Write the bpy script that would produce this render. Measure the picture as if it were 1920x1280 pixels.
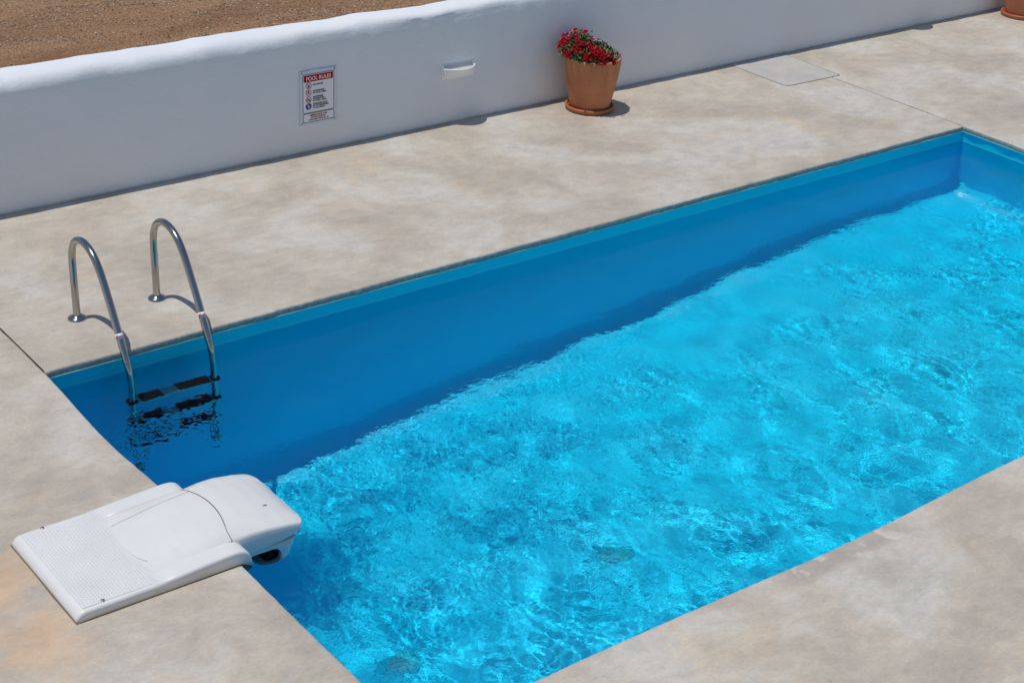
import bpy, bmesh, math, random
import numpy as np
from mathutils import Vector, Matrix
from math import radians, sin, cos, pi

for o in list(bpy.data.objects):
    bpy.data.objects.remove(o, do_unlink=True)
SC = bpy.context.scene
COL = SC.collection
rng = np.random.default_rng(7)
random.seed(7)

# ------------------------------------------------------------------ camera
cam_d = bpy.data.cameras.new('camera')
cam = bpy.data.objects.new('camera', cam_d)
COL.objects.link(cam)
cam_d.sensor_width = 36.0
cam_d.lens = 3035.2 / 1920 * 36
cam_d.clip_start = .05
cam_d.clip_end = 2000
R0 = Vector((0.79081, -0.61006, 0.04954)); R1 = Vector((-0.2442, -0.38869, -0.88842)); R2 = Vector((0.56124, 0.69047, -0.45635))
mw = Matrix((R0, -R1, -R2)).transposed().to_4x4()
mw.translation = Vector((-2.85815, -7.47021, 4.23772))
cam.matrix_world = mw
SC.camera = cam

# ------------------------------------------------------------------ sky and sun
SHX, SHY = .24, -.08                       # shadow offset per metre of height
sun_dir = Vector((-SHX, -SHY, 1)).normalized()   # towards the sun
elev = math.asin(sun_dir.z); az = math.atan2(sun_dir.x, sun_dir.y)
W = bpy.data.worlds.new('World'); SC.world = W; W.use_nodes = True
wn = W.node_tree.nodes; wl = W.node_tree.links
bg = wn['Background']
sky = wn.new('ShaderNodeTexSky'); sky.sky_type = 'NISHITA'; sky.sun_disc = False
sky.sun_elevation = elev; sky.sun_rotation = az
sky.air_density = 1.0; sky.dust_density = .3; sky.ozone_density = 1.0
wl.new(sky.outputs[0], bg.inputs[0]); bg.inputs[1].default_value = .092
sun_d = bpy.data.lights.new('sun', 'SUN'); sun_d.energy = 2.95; sun_d.angle = radians(.53); sun_d.color = (1, .965, .91)
sun_d.cycles.is_caustics_light = True
sun = bpy.data.objects.new('sun', sun_d); COL.objects.link(sun)
sun.rotation_euler = sun_dir.to_track_quat('Z', 'Y').to_euler()
sun.location = (-2, 2, 8)
SC.view_settings.view_transform = 'Standard'; SC.view_settings.look = 'None'
SC.view_settings.exposure = -.04; SC.view_settings.gamma = 1; SC.view_settings.use_curve_mapping = False
cy = SC.cycles
cy.max_bounces = 16; cy.diffuse_bounces = 9; cy.glossy_bounces = 4; cy.transmission_bounces = 12
cy.caustics_reflective = False; cy.caustics_refractive = True
cy.blur_glossy = 0.0; cy.sample_clamp_indirect = 5.0; cy.sample_clamp_direct = 12.0
cy.use_denoising = True
try: cy.denoiser = 'OPENIMAGEDENOISE'
except Exception: pass

# ------------------------------------------------------------------ materials
def mat(name, col=(.5, .5, .5), rough=.6, metal=0.0, spec=.5):
    m = bpy.data.materials.new(name); m.use_nodes = True
    b = m.node_tree.nodes['Principled BSDF']
    b.inputs['Base Color'].default_value = (*col, 1); b.inputs['Roughness'].default_value = rough
    b.inputs['Metallic'].default_value = metal; b.inputs['Specular IOR Level'].default_value = spec
    return m

class NT:
    def __init__(s, m):
        s.t = m.node_tree; s.n = s.t.nodes; s.l = s.t.links; s.b = s.n['Principled BSDF']
        s.co = s.n.new('ShaderNodeNewGeometry').outputs['Position']
    def mapping(s, scale=(1, 1, 1), rot=(0, 0, 0), loc=(0, 0, 0), src=None):
        q = s.n.new('ShaderNodeMapping'); q.inputs['Scale'].default_value = scale
        q.inputs['Rotation'].default_value = rot; q.inputs['Location'].default_value = loc
        s.l.new(src or s.co, q.inputs['Vector']); return q.outputs[0]
    def noise(s, scale, detail=5, rough=.55, dist=0.0, vec=None):
        q = s.n.new('ShaderNodeTexNoise'); q.inputs['Scale'].default_value = scale; q.inputs['Detail'].default_value = detail
        q.inputs['Roughness'].default_value = rough; q.inputs['Distortion'].default_value = dist
        s.l.new(vec or s.co, q.inputs['Vector']); return q.outputs['Fac']
    def ramp(s, fac, stops):
        q = s.n.new('ShaderNodeValToRGB'); e = q.color_ramp.elements
        while len(e) > 1: e.remove(e[-1])
        e[0].position = stops[0][0]; e[0].color = stops[0][1]
        for p, c in stops[1:]:
            k = e.new(p); k.color = c
        s.l.new(fac, q.inputs[0]); return q.outputs[0]
    def mask(s, fac, a, b):
        q = s.n.new('ShaderNodeMapRange'); q.inputs[1].default_value = a; q.inputs[2].default_value = b
        q.interpolation_type = 'SMOOTHSTEP'; s.l.new(fac, q.inputs[0]); return q.outputs[0]
    def mix(s, fac, a, b, mode='MIX'):
        q = s.n.new('ShaderNodeMix'); q.data_type = 'RGBA'; q.blend_type = mode
        for i, v in ((0, fac), (6, a), (7, b)):
            if isinstance(v, (int, float)): q.inputs[i].default_value = v
            elif isinstance(v, tuple): q.inputs[i].default_value = (*v[:3], 1)
            else: s.l.new(v, q.inputs[i])
        return q.outputs[2]
    def math(s, op, a, b=0.0):
        q = s.n.new('ShaderNodeMath'); q.operation = op
        for i, v in ((0, a), (1, b)):
            if isinstance(v, (int, float)): q.inputs[i].default_value = v
            else: s.l.new(v, q.inputs[i])
        return q.outputs[0]
    def color(s, c): s.l.new(c, s.b.inputs['Base Color'])
    def rough(s, c): s.l.new(c, s.b.inputs['Roughness'])
    def bump(s, h, strength=.3, dist=.01):
        q = s.n.new('ShaderNodeBump'); q.inputs['Strength'].default_value = strength; q.inputs['Distance'].default_value = dist
        s.l.new(h, q.inputs['Height']); s.l.new(q.outputs[0], s.b.inputs['Normal'])
    def sep(s):
        q = s.n.new('ShaderNodeSeparateXYZ'); s.l.new(s.co, q.inputs[0]); return q.outputs

# trowelled cement deck
m_deck = mat('cement', rough=.62)
t = NT(m_deck)
warp = t.mapping((1, 1, 1), rot=(0, 0, .25))
big = t.noise(1.2, 7, .64, .35, warp)
c = t.ramp(big, [(.22, (0.307, 0.279, 0.246, 1)), (.42, (0.391, 0.344, 0.293, 1)), (.50, (0.432, 0.386, 0.330, 1)), (.60, (0.474, 0.446, 0.409, 1)), (.72, (0.372, 0.344, 0.307, 1))])
ochre = t.mask(t.noise(1.3, 6, .62, 1.2, t.mapping((1, 1, 1), rot=(0, 0, .5), loc=(3, 7, 0))), .56, .74)
c = t.mix(t.math('MULTIPLY', ochre, .5), c, (.53, .40, .26))
pink = t.mask(t.noise(1.0, 5, .6, .8, t.mapping((.8, 1.1, 1), loc=(11, 2, 0))), .52, .75)
c = t.mix(t.math('MULTIPLY', pink, .5), c, (.44, .36, .315))
grey = t.mask(t.noise(2.6, 7, .68, .6, t.mapping((.9, 1.15, 1), rot=(0, 0, .35), loc=(5, 19, 0))), .56, .76)
c = t.mix(t.math('MULTIPLY', grey, .42), c, (.27, .265, .265))
mott = t.noise(4.2, 8, .66, .5, t.mapping((.8, 1.1, 1), rot=(0, 0, .68)))
c = t.mix(.13, c, t.ramp(mott, [(.32, (.27, .26, .26, 1)), (.5, (.5, .5, .5, 1)), (.66, (.70, .69, .67, 1))]), 'OVERLAY')
streak = t.noise(6, 6, .7, .6, t.mapping((.8, 1.3, 1), rot=(0, 0, .68)))
c = t.mix(.09, c, t.ramp(streak, [(.3, (.25, .24, .23, 1)), (.7, (.78, .76, .74, 1))]), 'OVERLAY')
fine = t.noise(55, 4, .7)
c = t.mix(.16, c, t.ramp(fine, [(.25, (.2, .2, .2, 1)), (.75, (.8, .8, .8, 1))]), 'OVERLAY')
spk = t.mask(t.noise(24, 2, .5, 0, t.mapping(loc=(4, 4, 0))), .735, .775)
c = t.mix(t.math('MULTIPLY', spk, .5), c, (.16, .14, .12))
sx, sy, sz = t.sep()
# ochre rust stain beside the filter unit
st = t.math('MULTIPLY', t.mask(t.math('ABSOLUTE', t.math('ADD', sx, .97)), .34, .05), t.mask(t.math('ABSOLUTE', t.math('ADD', sy, 1.85)), .75, .3))
st = t.math('MULTIPLY', st, t.mask(t.noise(3.5, 4, .6, .5), .33, .6))
c = t.mix(t.math('MULTIPLY', st, .6), c, (.56, .36, .21))
# damp mark at the near pool edge
dm = t.math('MULTIPLY', t.mask(t.math('ABSOLUTE', t.math('SUBTRACT', sx, 2.35)), .50, .30), t.mask(sy, -3.70, -3.62))
dm = t.math('MULTIPLY', dm, t.mask(sy, -2.5, -3.2))
dm = t.math('MULTIPLY', dm, t.mask(t.noise(5, 3, .6), .40, .48))
c = t.mix(t.math('MULTIPLY', dm, .55), c, (.27, .22, .19))
# side faces of the slab are raw grey-green cement
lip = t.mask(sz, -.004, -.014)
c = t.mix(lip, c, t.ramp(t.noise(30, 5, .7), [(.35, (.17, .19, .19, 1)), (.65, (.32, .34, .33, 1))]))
c = t.mix(.24, c, t.ramp(t.noise(11, 7, .74, .7, t.mapping((.7, 1.25, 1), rot=(0, 0, .9))), [(.33, (.30, .30, .31, 1)), (.5, (.5, .5, .5, 1)), (.67, (.70, .69, .66, 1))]), 'OVERLAY')
c = t.mix(1.0, c, (1.13, 1.125, 1.09), 'MULTIPLY')
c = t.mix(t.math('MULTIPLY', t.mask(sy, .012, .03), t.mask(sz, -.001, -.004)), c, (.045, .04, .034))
t.color(c)
t.rough(t.mask(t.noise(3, 4), -.9, 1.5))
t.bump(t.math('ADD', t.noise(9, 7, .65, .8), t.math('MULTIPLY', t.noise(90, 3, .6), .25)), .22, .012)

m_wall = mat('whitewash', rough=.75)
t = NT(m_wall)
n1 = t.noise(1.1, 4, .5, .4)
c = t.ramp(n1, [(.35, (.71, .735, .765, 1)), (.65, (.745, .755, .775, 1))])
c = t.mix(t.math('MULTIPLY', t.mask(t.noise(60, 2, .5), .72, .78), .25), c, (.5, .48, .45))
sx, sy, sz = t.sep()
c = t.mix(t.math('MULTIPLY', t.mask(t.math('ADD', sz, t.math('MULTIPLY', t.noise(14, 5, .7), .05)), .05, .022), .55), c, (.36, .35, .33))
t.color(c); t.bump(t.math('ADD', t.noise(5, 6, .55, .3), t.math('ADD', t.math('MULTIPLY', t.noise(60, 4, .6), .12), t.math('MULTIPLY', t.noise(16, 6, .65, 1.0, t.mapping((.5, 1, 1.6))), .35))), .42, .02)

m_dirt = mat('dirt', rough=.95, spec=.1)
t = NT(m_dirt)
a = t.noise(1.4, 6, .6, .3, t.mapping((.35, 1.3, 1), rot=(0, 0, -.12)))
c = t.ramp(a, [(.32, (.235, .13, .073, 1)), (.5, (.31, .182, .104, 1)), (.68, (.37, .235, .145, 1))])
c = t.mix(.62, c, t.ramp(t.noise(48, 5, .8), [(.33, (.05, .05, .05, 1)), (.5, (.5, .5, .5, 1)), (.68, (.95, .95, .95, 1))]), 'OVERLAY')
t.color(c); t.bump(t.math('ADD', t.noise(60, 5, .7), t.math('MULTIPLY', t.noise(7, 5, .7), 1.5)), .8, .02)

m_liner = mat('pool_liner', rough=.35, spec=.35)
t = NT(m_liner)
c = t.ramp(t.noise(1.2, 3, .5), [(.3, (.0, .68, .968, 1)), (.7, (.0, .71, .973, 1))])
c = t.mix(.06, c, t.ramp(t.noise(40, 3, .6), [(.3, (.3, .3, .3, 1)), (.7, (.7, .7, .7, 1))]), 'OVERLAY')
sx, sy, sz = t.sep()
c = t.mix(t.mask(t.math('ADD', sz, t.math('MULTIPLY', t.noise(9, 4, .6), .006)), -.131, -.125), c, t.mix(1.0, c, (.0, .86, .80), 'MULTIPLY'))     # dry, sun-faded strip above the waterline
c = t.mix(t.math('MULTIPLY', t.mask(t.math('ABSOLUTE', t.math('ADD', sz, .122)), .007, .002), .22), c, (.30, .42, .40))
t.color(c); t.bump(t.noise(3, 4, .5), .08, .02)
m_trim = mat('liner_edge', (.20, .52, .55), .35)

m_water = bpy.data.materials.new('pool_water'); m_water.use_nodes = True
nt = m_water.node_tree; nt.nodes.remove(nt.nodes['Principled BSDF'])
rfr = nt.nodes.new('ShaderNodeBsdfRefraction'); rfr.inputs['IOR'].default_value = 1.33; rfr.inputs['Roughness'].default_value = 0
rfl = nt.nodes.new('ShaderNodeBsdfGlossy'); rfl.inputs['Roughness'].default_value = 0
fr_ = nt.nodes.new('ShaderNodeFresnel'); fr_.inputs['IOR'].default_value = 1.33
pol = nt.nodes.new('ShaderNodeMath'); pol.operation = 'MULTIPLY'; pol.inputs[1].default_value = .4    # surface glare cut as by a polarising filter
mx = nt.nodes.new('ShaderNodeMixShader')
nt.links.new(fr_.outputs[0], pol.inputs[0]); nt.links.new(pol.outputs[0], mx.inputs[0])
nt.links.new(rfr.outputs[0], mx.inputs[1]); nt.links.new(rfl.outputs[0], mx.inputs[2])
nt.links.new(mx.outputs[0], nt.nodes['Material Output'].inputs['Surface'])
geo = nt.nodes.new('ShaderNodeNewGeometry')
def wnoise(sc, det, rgh, scale, rot):
    mp = nt.nodes.new('ShaderNodeMapping'); mp.inputs['Scale'].default_value = scale; mp.inputs['Rotation'].default_value = (0, 0, rot)
    q = nt.nodes.new('ShaderNodeTexNoise'); q.inputs['Scale'].default_value = sc; q.inputs['Detail'].default_value = det; q.inputs['Roughness'].default_value = rgh
    q.inputs['Distortion'].default_value = .6
    nt.links.new(geo.outputs['Position'], mp.inputs[0]); nt.links.new(mp.outputs[0], q.inputs['Vector']); return q.outputs['Fac']
def wmath(op, a, b):
    q = nt.nodes.new('ShaderNodeMath'); q.operation = op
    for i, v in ((0, a), (1, b)):
        if isinstance(v, (int, float)): q.inputs[i].default_value = v
        else: nt.links.new(v, q.inputs[i])
    return q.outputs[0]
fine_ = wnoise(17, 2, .6, (1, 1.5, 1), .7); patch_ = wnoise(1.1, 2, .5, (1, 1, 1), 0)
pm_ = nt.nodes.new('ShaderNodeMapRange'); pm_.inputs[1].default_value = .38; pm_.inputs[2].default_value = .66; pm_.inputs[3].default_value = .35; pm_.inputs[4].default_value = 1.25
nt.links.new(patch_, pm_.inputs[0])
bmp = nt.nodes.new('ShaderNodeBump'); bmp.inputs['Strength'].default_value = 1.0; bmp.inputs['Distance'].default_value = .0018
nt.links.new(wmath('MULTIPLY', fine_, pm_.outputs[0]), bmp.inputs['Height'])
nt.links.new(bmp.outputs[0], rfr.inputs['Normal']); nt.links.new(bmp.outputs[0], rfl.inputs['Normal'])

m_steel = mat('stainless_steel', (.42, .40, .37), .13, 1.0)
t = NT(m_steel); t.rough(t.ramp(t.noise(30, 3, .6), [(.3, (.10, .10, .10, 1)), (.7, (.2, .2, .2, 1))]))
m_black = mat('black_rubber', (.004, .004, .004), .6, 0, .15)
m_sticker = mat('white_sticker', (.75, .75, .74), .4)
m_red = mat('red_print', (.44, .001, .006), .6, 0, .1)
m_plastic = mat('white_plastic', (.72, .72, .725), .27)
t = NT(m_plastic)
c = t.ramp(t.noise(5, 5, .6), [(.3, (.675, .665, .645, 1)), (.7, (.715, .71, .70, 1))])
c = t.mix(t.math('MULTIPLY', t.mask(t.noise(24, 6, .75, 1.0), .63, .78), .22), c, (.42, .39, .34))
c = t.mix(t.math('MULTIPLY', t.mask(t.noise(3.2, 5, .6, .5, t.mapping(loc=(2, 5, 1))), .52, .72), .14), c, (.55, .49, .38))
t.color(c); t.rough(t.ramp(t.noise(9, 5, .7), [(.3, (.26, .26, .26, 1)), (.7, (.5, .5, .5, 1))])); t.bump(t.noise(140, 2, .5), .05, .002)
m_white_trim = mat('white_enamel', (.86, .86, .85), .4)
m_dark = mat('shadow_black_plastic', (.02, .02, .022), .6)
m_screw = mat('screw_steel', (.32, .31, .30), .35, .9)

m_terra = mat('terracotta', rough=.8)
t = NT(m_terra)
tc = t.n.new('ShaderNodeTexCoord').outputs['Object']
q = t.noise(4, 5, .6, .4, t.mapping((1, 1, .6), src=tc))
c = t.ramp(q, [(.32, (.43, .155, .066, 1)), (.55, (.52, .20, .088, 1)), (.72, (.58, .26, .125, 1))])
drip = t.mask(t.noise(26, 5, .65, .2, t.mapping((1, 1, .07), src=tc)), .53, .66)
so = t.n.new('ShaderNodeSeparateXYZ'); t.l.new(tc, so.inputs[0])
drip = t.math('MULTIPLY', drip, t.mask(so.outputs[2], .20, .42))
drip = t.math('MULTIPLY', drip, t.mask(so.outputs[0], .16, -.06))
c = t.mix(t.math('MULTIPLY', drip, .8), c, (.20, .11, .06))
band = t.noise(26, 3, .5, 0, t.mapping((.05, .05, 1.6), src=tc))
c = t.mix(.12, c, t.ramp(band, [(.35, (.3, .3, .3, 1)), (.65, (.7, .7, .7, 1))]), 'OVERLAY')
t.color(c); t.bump(t.noise(50, 4, .6, 0, tc), .15, .004)
m_saucer = mat('glazed_clay', (.40, .125, .055), .5)
m_soil = mat('soil', (.05, .032, .02), .95)
m_leaf = mat('leaf_green', (.06, .105, .025), .55)
t = NT(m_leaf); t.color(t.ramp(t.noise(30, 2), [(.35, (.03, .065, .014, 1)), (.65, (.11, .17, .045, 1))]))
m_petal_r = mat('red_petal', (.27, .001, .010), .8, 0, .08)
m_petal_m = mat('magenta_petal', (.26, .006, .11), .8, 0, .1)
m_petal_w = mat('pale_petal_edge', (.66, .42, .60), .6)
m_throat = mat('dark_throat', (.06, .004, .02), .7)
m_print = mat('dark_print', (.02, .025, .05), .5)
m_printblue = mat('blue_print', (.01, .02, .22), .5)
m_sign = mat('acrylic_panel', (.62, .66, .72), .25)
m_signw = mat('white_print', (.78, .78, .80), .4)
m_drain_dark = mat('dark_green_plastic', (.005, .38, .44), .5)
m_drain = mat('green_grey_plastic', (.005, .52, .68), .5)

# ------------------------------------------------------------------ mesh helpers
def link(o, parent=None):
    COL.objects.link(o)
    if parent: o.parent = parent
    return o
def mesh(name, verts, faces, m=None, parent=None, smooth=False, loc=None):
    me = bpy.data.meshes.new(name)
    me.from_pydata([tuple(map(float, v)) for v in verts], [], faces)
    if m: me.materials.append(m)
    if smooth: me.polygons.foreach_set('use_smooth', [True] * len(me.polygons))
    me.update()
    o = bpy.data.objects.new(name, me); link(o, parent)
    if loc: o.location = loc
    return o
def np_grid(name, P, m, parent=None, closed_u=False, closed_v=False, smooth=True):
    """P: array (nu,nv,3)"""
    nu, nv = P.shape[:2]
    iu = np.arange(nu if closed_u else nu - 1); iv = np.arange(nv if closed_v else nv - 1)
    A, B = np.meshgrid(iu, iv, indexing='ij'); A2 = (A + 1) % nu; B2 = (B + 1) % nv
    F = np.stack([A * nv + B, A2 * nv + B, A2 * nv + B2, A * nv + B2], -1).reshape(-1, 4)
    me = bpy.data.meshes.new(name)
    me.vertices.add(nu * nv); me.vertices.foreach_set('co', P.astype(np.float32).ravel())
    me.loops.add(F.size); me.loops.foreach_set('vertex_index', F.astype(np.int32).ravel())
    me.polygons.add(len(F)); me.polygons.foreach_set('loop_start', np.arange(0, F.size, 4, dtype=np.int32))
    me.update(calc_edges=True)
    if smooth: me.polygons.foreach_set('use_smooth', np.ones(len(F), bool))
    if m: me.materials.append(m)
    me.validate(); me.update()
    o = bpy.data.objects.new(name, me); link(o, parent); return o
def tag(o, label=None, cat=None, group=None, kind=None):
    if label: o['label'] = label
    if cat: o['category'] = cat
    if group: o['group'] = group
    if kind: o['kind'] = kind
    return o
def empty(name, loc=(0, 0, 0)):
    o = bpy.data.objects.new(name, None); o.location = loc; o.empty_display_size = .1; return link(o)
def child(o, root):
    o.parent = root; o.location = Vector(o.location) - Vector(root.location); return o
class MB:
    def __init__(s): s.v = []; s.f = []
    def add(s, v, f):
        n = len(s.v); s.v += [tuple(p) for p in v]; s.f += [tuple(i + n for i in q) for q in f]
    def box(s, x0, x1, y0, y1, z0, z1):
        v = [(x, y, z) for x in (x0, x1) for y in (y0, y1) for z in (z0, z1)]
        s.add(v, [(0, 1, 3, 2), (4, 6, 7, 5), (0, 4, 5, 1), (2, 3, 7, 6), (0, 2, 6, 4), (1, 5, 7, 3)])
    def tube(s, pts, r, n=12, cap=True):
        pts = [Vector(p) for p in pts]; rings = []
        up = None
        for i, p in enumerate(pts):
            d = (pts[min(i + 1, len(pts) - 1)] - pts[max(i - 1, 0)]).normalized()
            if up is None: up = d.orthogonal().normalized()
            up = (up - d * up.dot(d)).normalized(); sd = d.cross(up)
            rr = r[i] if isinstance(r, (list, tuple)) else r
            rings.append([p + (up * cos(2 * pi * k / n) + sd * sin(2 * pi * k / n)) * rr for k in range(n)])
        v = [q for ring in rings for q in ring]; f = []
        for i in range(len(pts) - 1):
            for k in range(n):
                f.append((i * n + k, i * n + (k + 1) % n, (i + 1) * n + (k + 1) % n, (i + 1) * n + k))
        if cap: f += [tuple(range(n))[::-1], tuple((len(pts) - 1) * n + k for k in range(n))]
        s.add(v, f)
    def lathe(s, prof, n=48, c=(0, 0, 0)):
        v = [(c[0] + r * cos(2 * pi * k / n), c[1] + r * sin(2 * pi * k / n), c[2] + z) for r, z in prof for k in range(n)]; f = []
        for i in range(len(prof) - 1):
            for k in range(n): f.append((i * n + k, i * n + (k + 1) % n, (i + 1) * n + (k + 1) % n, (i + 1) * n + k))
        s.add(v, f)
    def build(s, name, m, parent=None, smooth=False, loc=None): return mesh(name, s.v, s.f, m, parent, smooth, loc)
def bevel(o, w, seg=3, ang=35):
    b = o.modifiers.new('bevel', 'BEVEL'); b.width = w; b.segments = seg; b.limit_method = 'ANGLE'; b.angle_limit = radians(ang)
    b.harden_normals = True
    o.data.polygons.foreach_set('use_smooth', [True] * len(o.data.polygons)); return o
def vnoise(n, lo, scale, seed):
    """smooth 1-D noise of n samples"""
    r = np.random.default_rng(seed); k = r.normal(size=max(4, int(n / scale) + 4))
    x = np.linspace(0, len(k) - 1.001, n); i = x.astype(int); f = x - i; f = f * f * (3 - 2 * f)
    return lo * (k[i] * (1 - f) + k[np.minimum(i + 1, len(k) - 1)] * f)
def fft_noise(nx, ny, dx, l0, l1, seed, aniso=None):
    r = np.random.default_rng(seed)
    w = np.fft.rfft2(r.normal(size=(nx, ny)))
    kx = np.fft.fftfreq(nx, dx)[:, None]; ky = np.fft.rfftfreq(ny, dx)[None, :]
    k = np.hypot(kx, ky) + 1e-9; L = 1 / k
    band = np.exp(-.5 * (np.log(L / math.sqrt(l0 * l1)) / (np.log(l1 / l0) / 2)) ** 2) / k
    if aniso is not None:
        a = np.arctan2(ky, kx) - aniso[0]; band = band * (1 - aniso[1] + aniso[1] * np.cos(a) ** 2)
    h = np.fft.irfft2(w * band, s=(nx, ny))
    return h / h.std()

PL, PWD = 7.78, 3.5       # pool length (x), width (y from -3.5 to 0)
ZW = -.13                 # water level

# ------------------------------------------------------------------ ground beyond the wall
DX0, DX1, DY0, DY1 = -9, 22, -14, 2.42
nx_, ny_ = 560, 300
gx = np.concatenate([[-400, -60], np.linspace(-6, 14, nx_), [60, 400]])
gy = np.concatenate([np.linspace(DY1 - .02, 9.5, ny_), [30, 400]])
GX, GY = np.meshgrid(gx, gy, indexing='ij')
hn = fft_noise(nx_, ny_, .036, .12, .5, 3, (pi / 2, .6)); hn2 = fft_noise(nx_, ny_, .036, .8, 2.5, 4, (pi / 2, .9))
H = np.zeros_like(GX); H[2:2 + nx_, :ny_] = hn * .004 + hn2 * .012
P = np.stack([GX, GY, -.06 + H], -1)
g = np_grid('ground', P, m_dirt); tag(g, kind='structure')
mb = MB()
for x0, x1, y0, y1 in ((-400, 400, -400, DY0), (-400, DX0, DY0, DY1), (DX1, 400, DY0, DY1)):
    mb.add([(x0, y0, -.06), (x1, y0, -.06), (x1, y1, -.06), (x0, y1, -.06)], [(0, 1, 2, 3)])
g2 = mb.build('ground', m_dirt); tag(g2, kind='structure')

# pebbles on the dirt, countless
def pebbles(n, seed):
    r = np.random.default_rng(seed)
    V = np.array([(1, 0, 0), (-1, 0, 0), (0, 1, 0), (0, -1, 0), (0, 0, 1), (0, 0, -1)], float)
    F = np.array([(0, 2, 4), (2, 1, 4), (1, 3, 4), (3, 0, 4), (2, 0, 5), (1, 2, 5), (3, 1, 5), (0, 3, 5)])
    x = r.uniform(.2, 8.5, n); y = r.uniform(4.3, 9.3, n)
    fi = np.clip(((x + 6) / 20 * (nx_ - 1)).astype(int), 0, nx_ - 1); fj = np.clip(((y - DY1) / (9.5 - DY1) * (ny_ - 1)).astype(int), 0, ny_ - 1)
    dens = hn2[fi, fj] + .5 * np.sin(y * 3.1 + x * .25) + r.normal(size=n) * 1.3
    keep = dens > .1; x, y = x[keep], y[keep]; fi, fj = fi[keep], fj[keep]; n = len(x)
    s = r.gamma(2.2, .0016, n) + .0022
    z = -.06 + hn[fi, fj] * .004 + hn2[fi, fj] * .012 + s * .3
    sc = s[:, None] * r.uniform(.6, 1.3, (n, 3)); a = r.uniform(0, 6.28, n)
    j = V[None] * r.uniform(.75, 1.25, (n, 6, 1)) * sc[:, None, :]
    ca, sa = np.cos(a)[:, None], np.sin(a)[:, None]
    X = j[..., 0] * ca - j[..., 1] * sa + x[:, None]; Y = j[..., 0] * sa + j[..., 1] * ca + y[:, None]; Z = j[..., 2] * .8 + z[:, None]
    return np.stack([X, Y, Z], -1).reshape(-1, 3), (F[None] + np.arange(n)[:, None, None] * 6).reshape(-1, 3)
m_peb = mat('pebble', rough=.9)
t = NT(m_peb); gi = t.n.new('ShaderNodeNewGeometry').outputs['Random Per Island']
t.color(t.ramp(gi, [(0, (.16, .10, .062, 1)), (.4, (.31, .185, .11, 1)), (.75, (.39, .27, .18, 1)), (.95, (.50, .43, .35, 1))]))
pv, pf = pebbles(150000, 5)
pe = mesh('gravel', pv, pf.tolist(), m_peb); tag(pe, kind='stuff', label='loose brown and grey pebbles on the dirt behind the white wall', cat='gravel')

# ------------------------------------------------------------------ deck slabs, with rounded uneven edges at the pool
def edge_y(x): return -PWD - .036 * np.exp(-((x - 2.4) / .85) ** 2)
def edge_x(y): return -.03 * np.exp(-((y + .8) / .5) ** 2)
zprof = [(.012, -.044), (.002, -.041), (0, -.028), (.0015, -.010), (.006, -.003), (.014, -.0005), (.03, 0)]
def deck_patch(name, A, B, na, nb, fn, seeds):
    pass
def fbm1(n, amp, seed): return vnoise(n, amp, 18, seed) + vnoise(n, amp * .5, 5, seed + 1) + vnoise(n, amp * .3, 2, seed + 2)
# north strip: between the wall and the pool
n = 900
xs = np.linspace(.002, PL - .007, n); w = fbm1(n, .0022, 11)
offs = zprof + [(.2, 0), (1.2, 0), (2.3, 0)]
P = np.zeros((n, len(offs), 3))
for j, (d, z) in enumerate(offs):
    P[:, j, 0] = xs; P[:, j, 1] = d + w * max(0, 1 - d / .3) - .002; P[:, j, 2] = z + (vnoise(n, .0015, 3, 80 + j) if z < -.005 else 0)
# round the ends down into the joints
ends = [(-.06, -.0035), (-.012, 0)]
def with_skirts(P, axis_first=True, e0=True, e1=True):
    a = P[:1].copy(); b = P[-1:].copy(); out = [P]
    if e0: a[..., 2] -= .03; out = [a] + out
    if e1: b[..., 2] -= .03; out = out + [b]
    return np.concatenate(out, 0)
d1 = np_grid('deck', with_skirts(P), m_deck); tag(d1, kind='structure')
# west slab: everything left of the pool, its edge is the pool edge and then the joint
ys = np.concatenate([np.linspace(-PWD, 0, 420), np.linspace(.004, 2.3, 200)]); n = len(ys)
w = fbm1(n, .0009, 21) + edge_x(ys)
offs = zprof + [(.25, 0), (2, 0), (9, 0)]
P = np.zeros((n, len(offs), 3))
for j, (d, z) in enumerate(offs):
    P[:, j, 1] = ys; P[:, j, 0] = -d + w * max(0, 1 - d / .3); P[:, j, 2] = z
d2 = np_grid('deck', P[:, ::-1], m_deck); tag(d2, kind='structure')
# east slab
ys = np.linspace(-PWD, 2.3, 500); n = len(ys); w = fbm1(n, .0022, 31)
offs = zprof + [(.25, 0), (2, 0), (14, 0)]
P = np.zeros((n, len(offs), 3))
for j, (d, z) in enumerate(offs):
    P[:, j, 1] = ys; P[:, j, 0] = PL + d + w * max(0, 1 - d / .3); P[:, j, 2] = z
d3 = np_grid('deck', P, m_deck); tag(d3, kind='structure')
# south slab
xs = np.concatenate([[-9], np.linspace(-.03, PL + .03, 800), [22]]); n = len(xs); w = fbm1(n, .0009, 41)
offs = zprof + [(.25, 0), (2, 0), (10.5, 0)]
P = np.zeros((n, len(offs), 3))
for j, (d, z) in enumerate(offs):
    P[:, j, 0] = xs; P[:, j, 1] = edge_y(xs) * max(0, 1 - d / .3) + -PWD * min(1, d / .3) - d + w * max(0, 1 - d / .3); P[:, j, 2] = z
P[:, -3:, 2] += 0
d4 = np_grid('deck', P[:, ::-1], m_deck); tag(d4, kind='structure')
mb = MB()
mb.box(-.03, .03, .02, 2.3, -.09, -.045); mb.box(PL - .03, PL + .03, .02, 2.3, -.09, -.045)
jf = mb.build('joint_filler', mat('joint_dirt', (.035, .03, .025), .95)); tag(jf, kind='structure')

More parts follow.
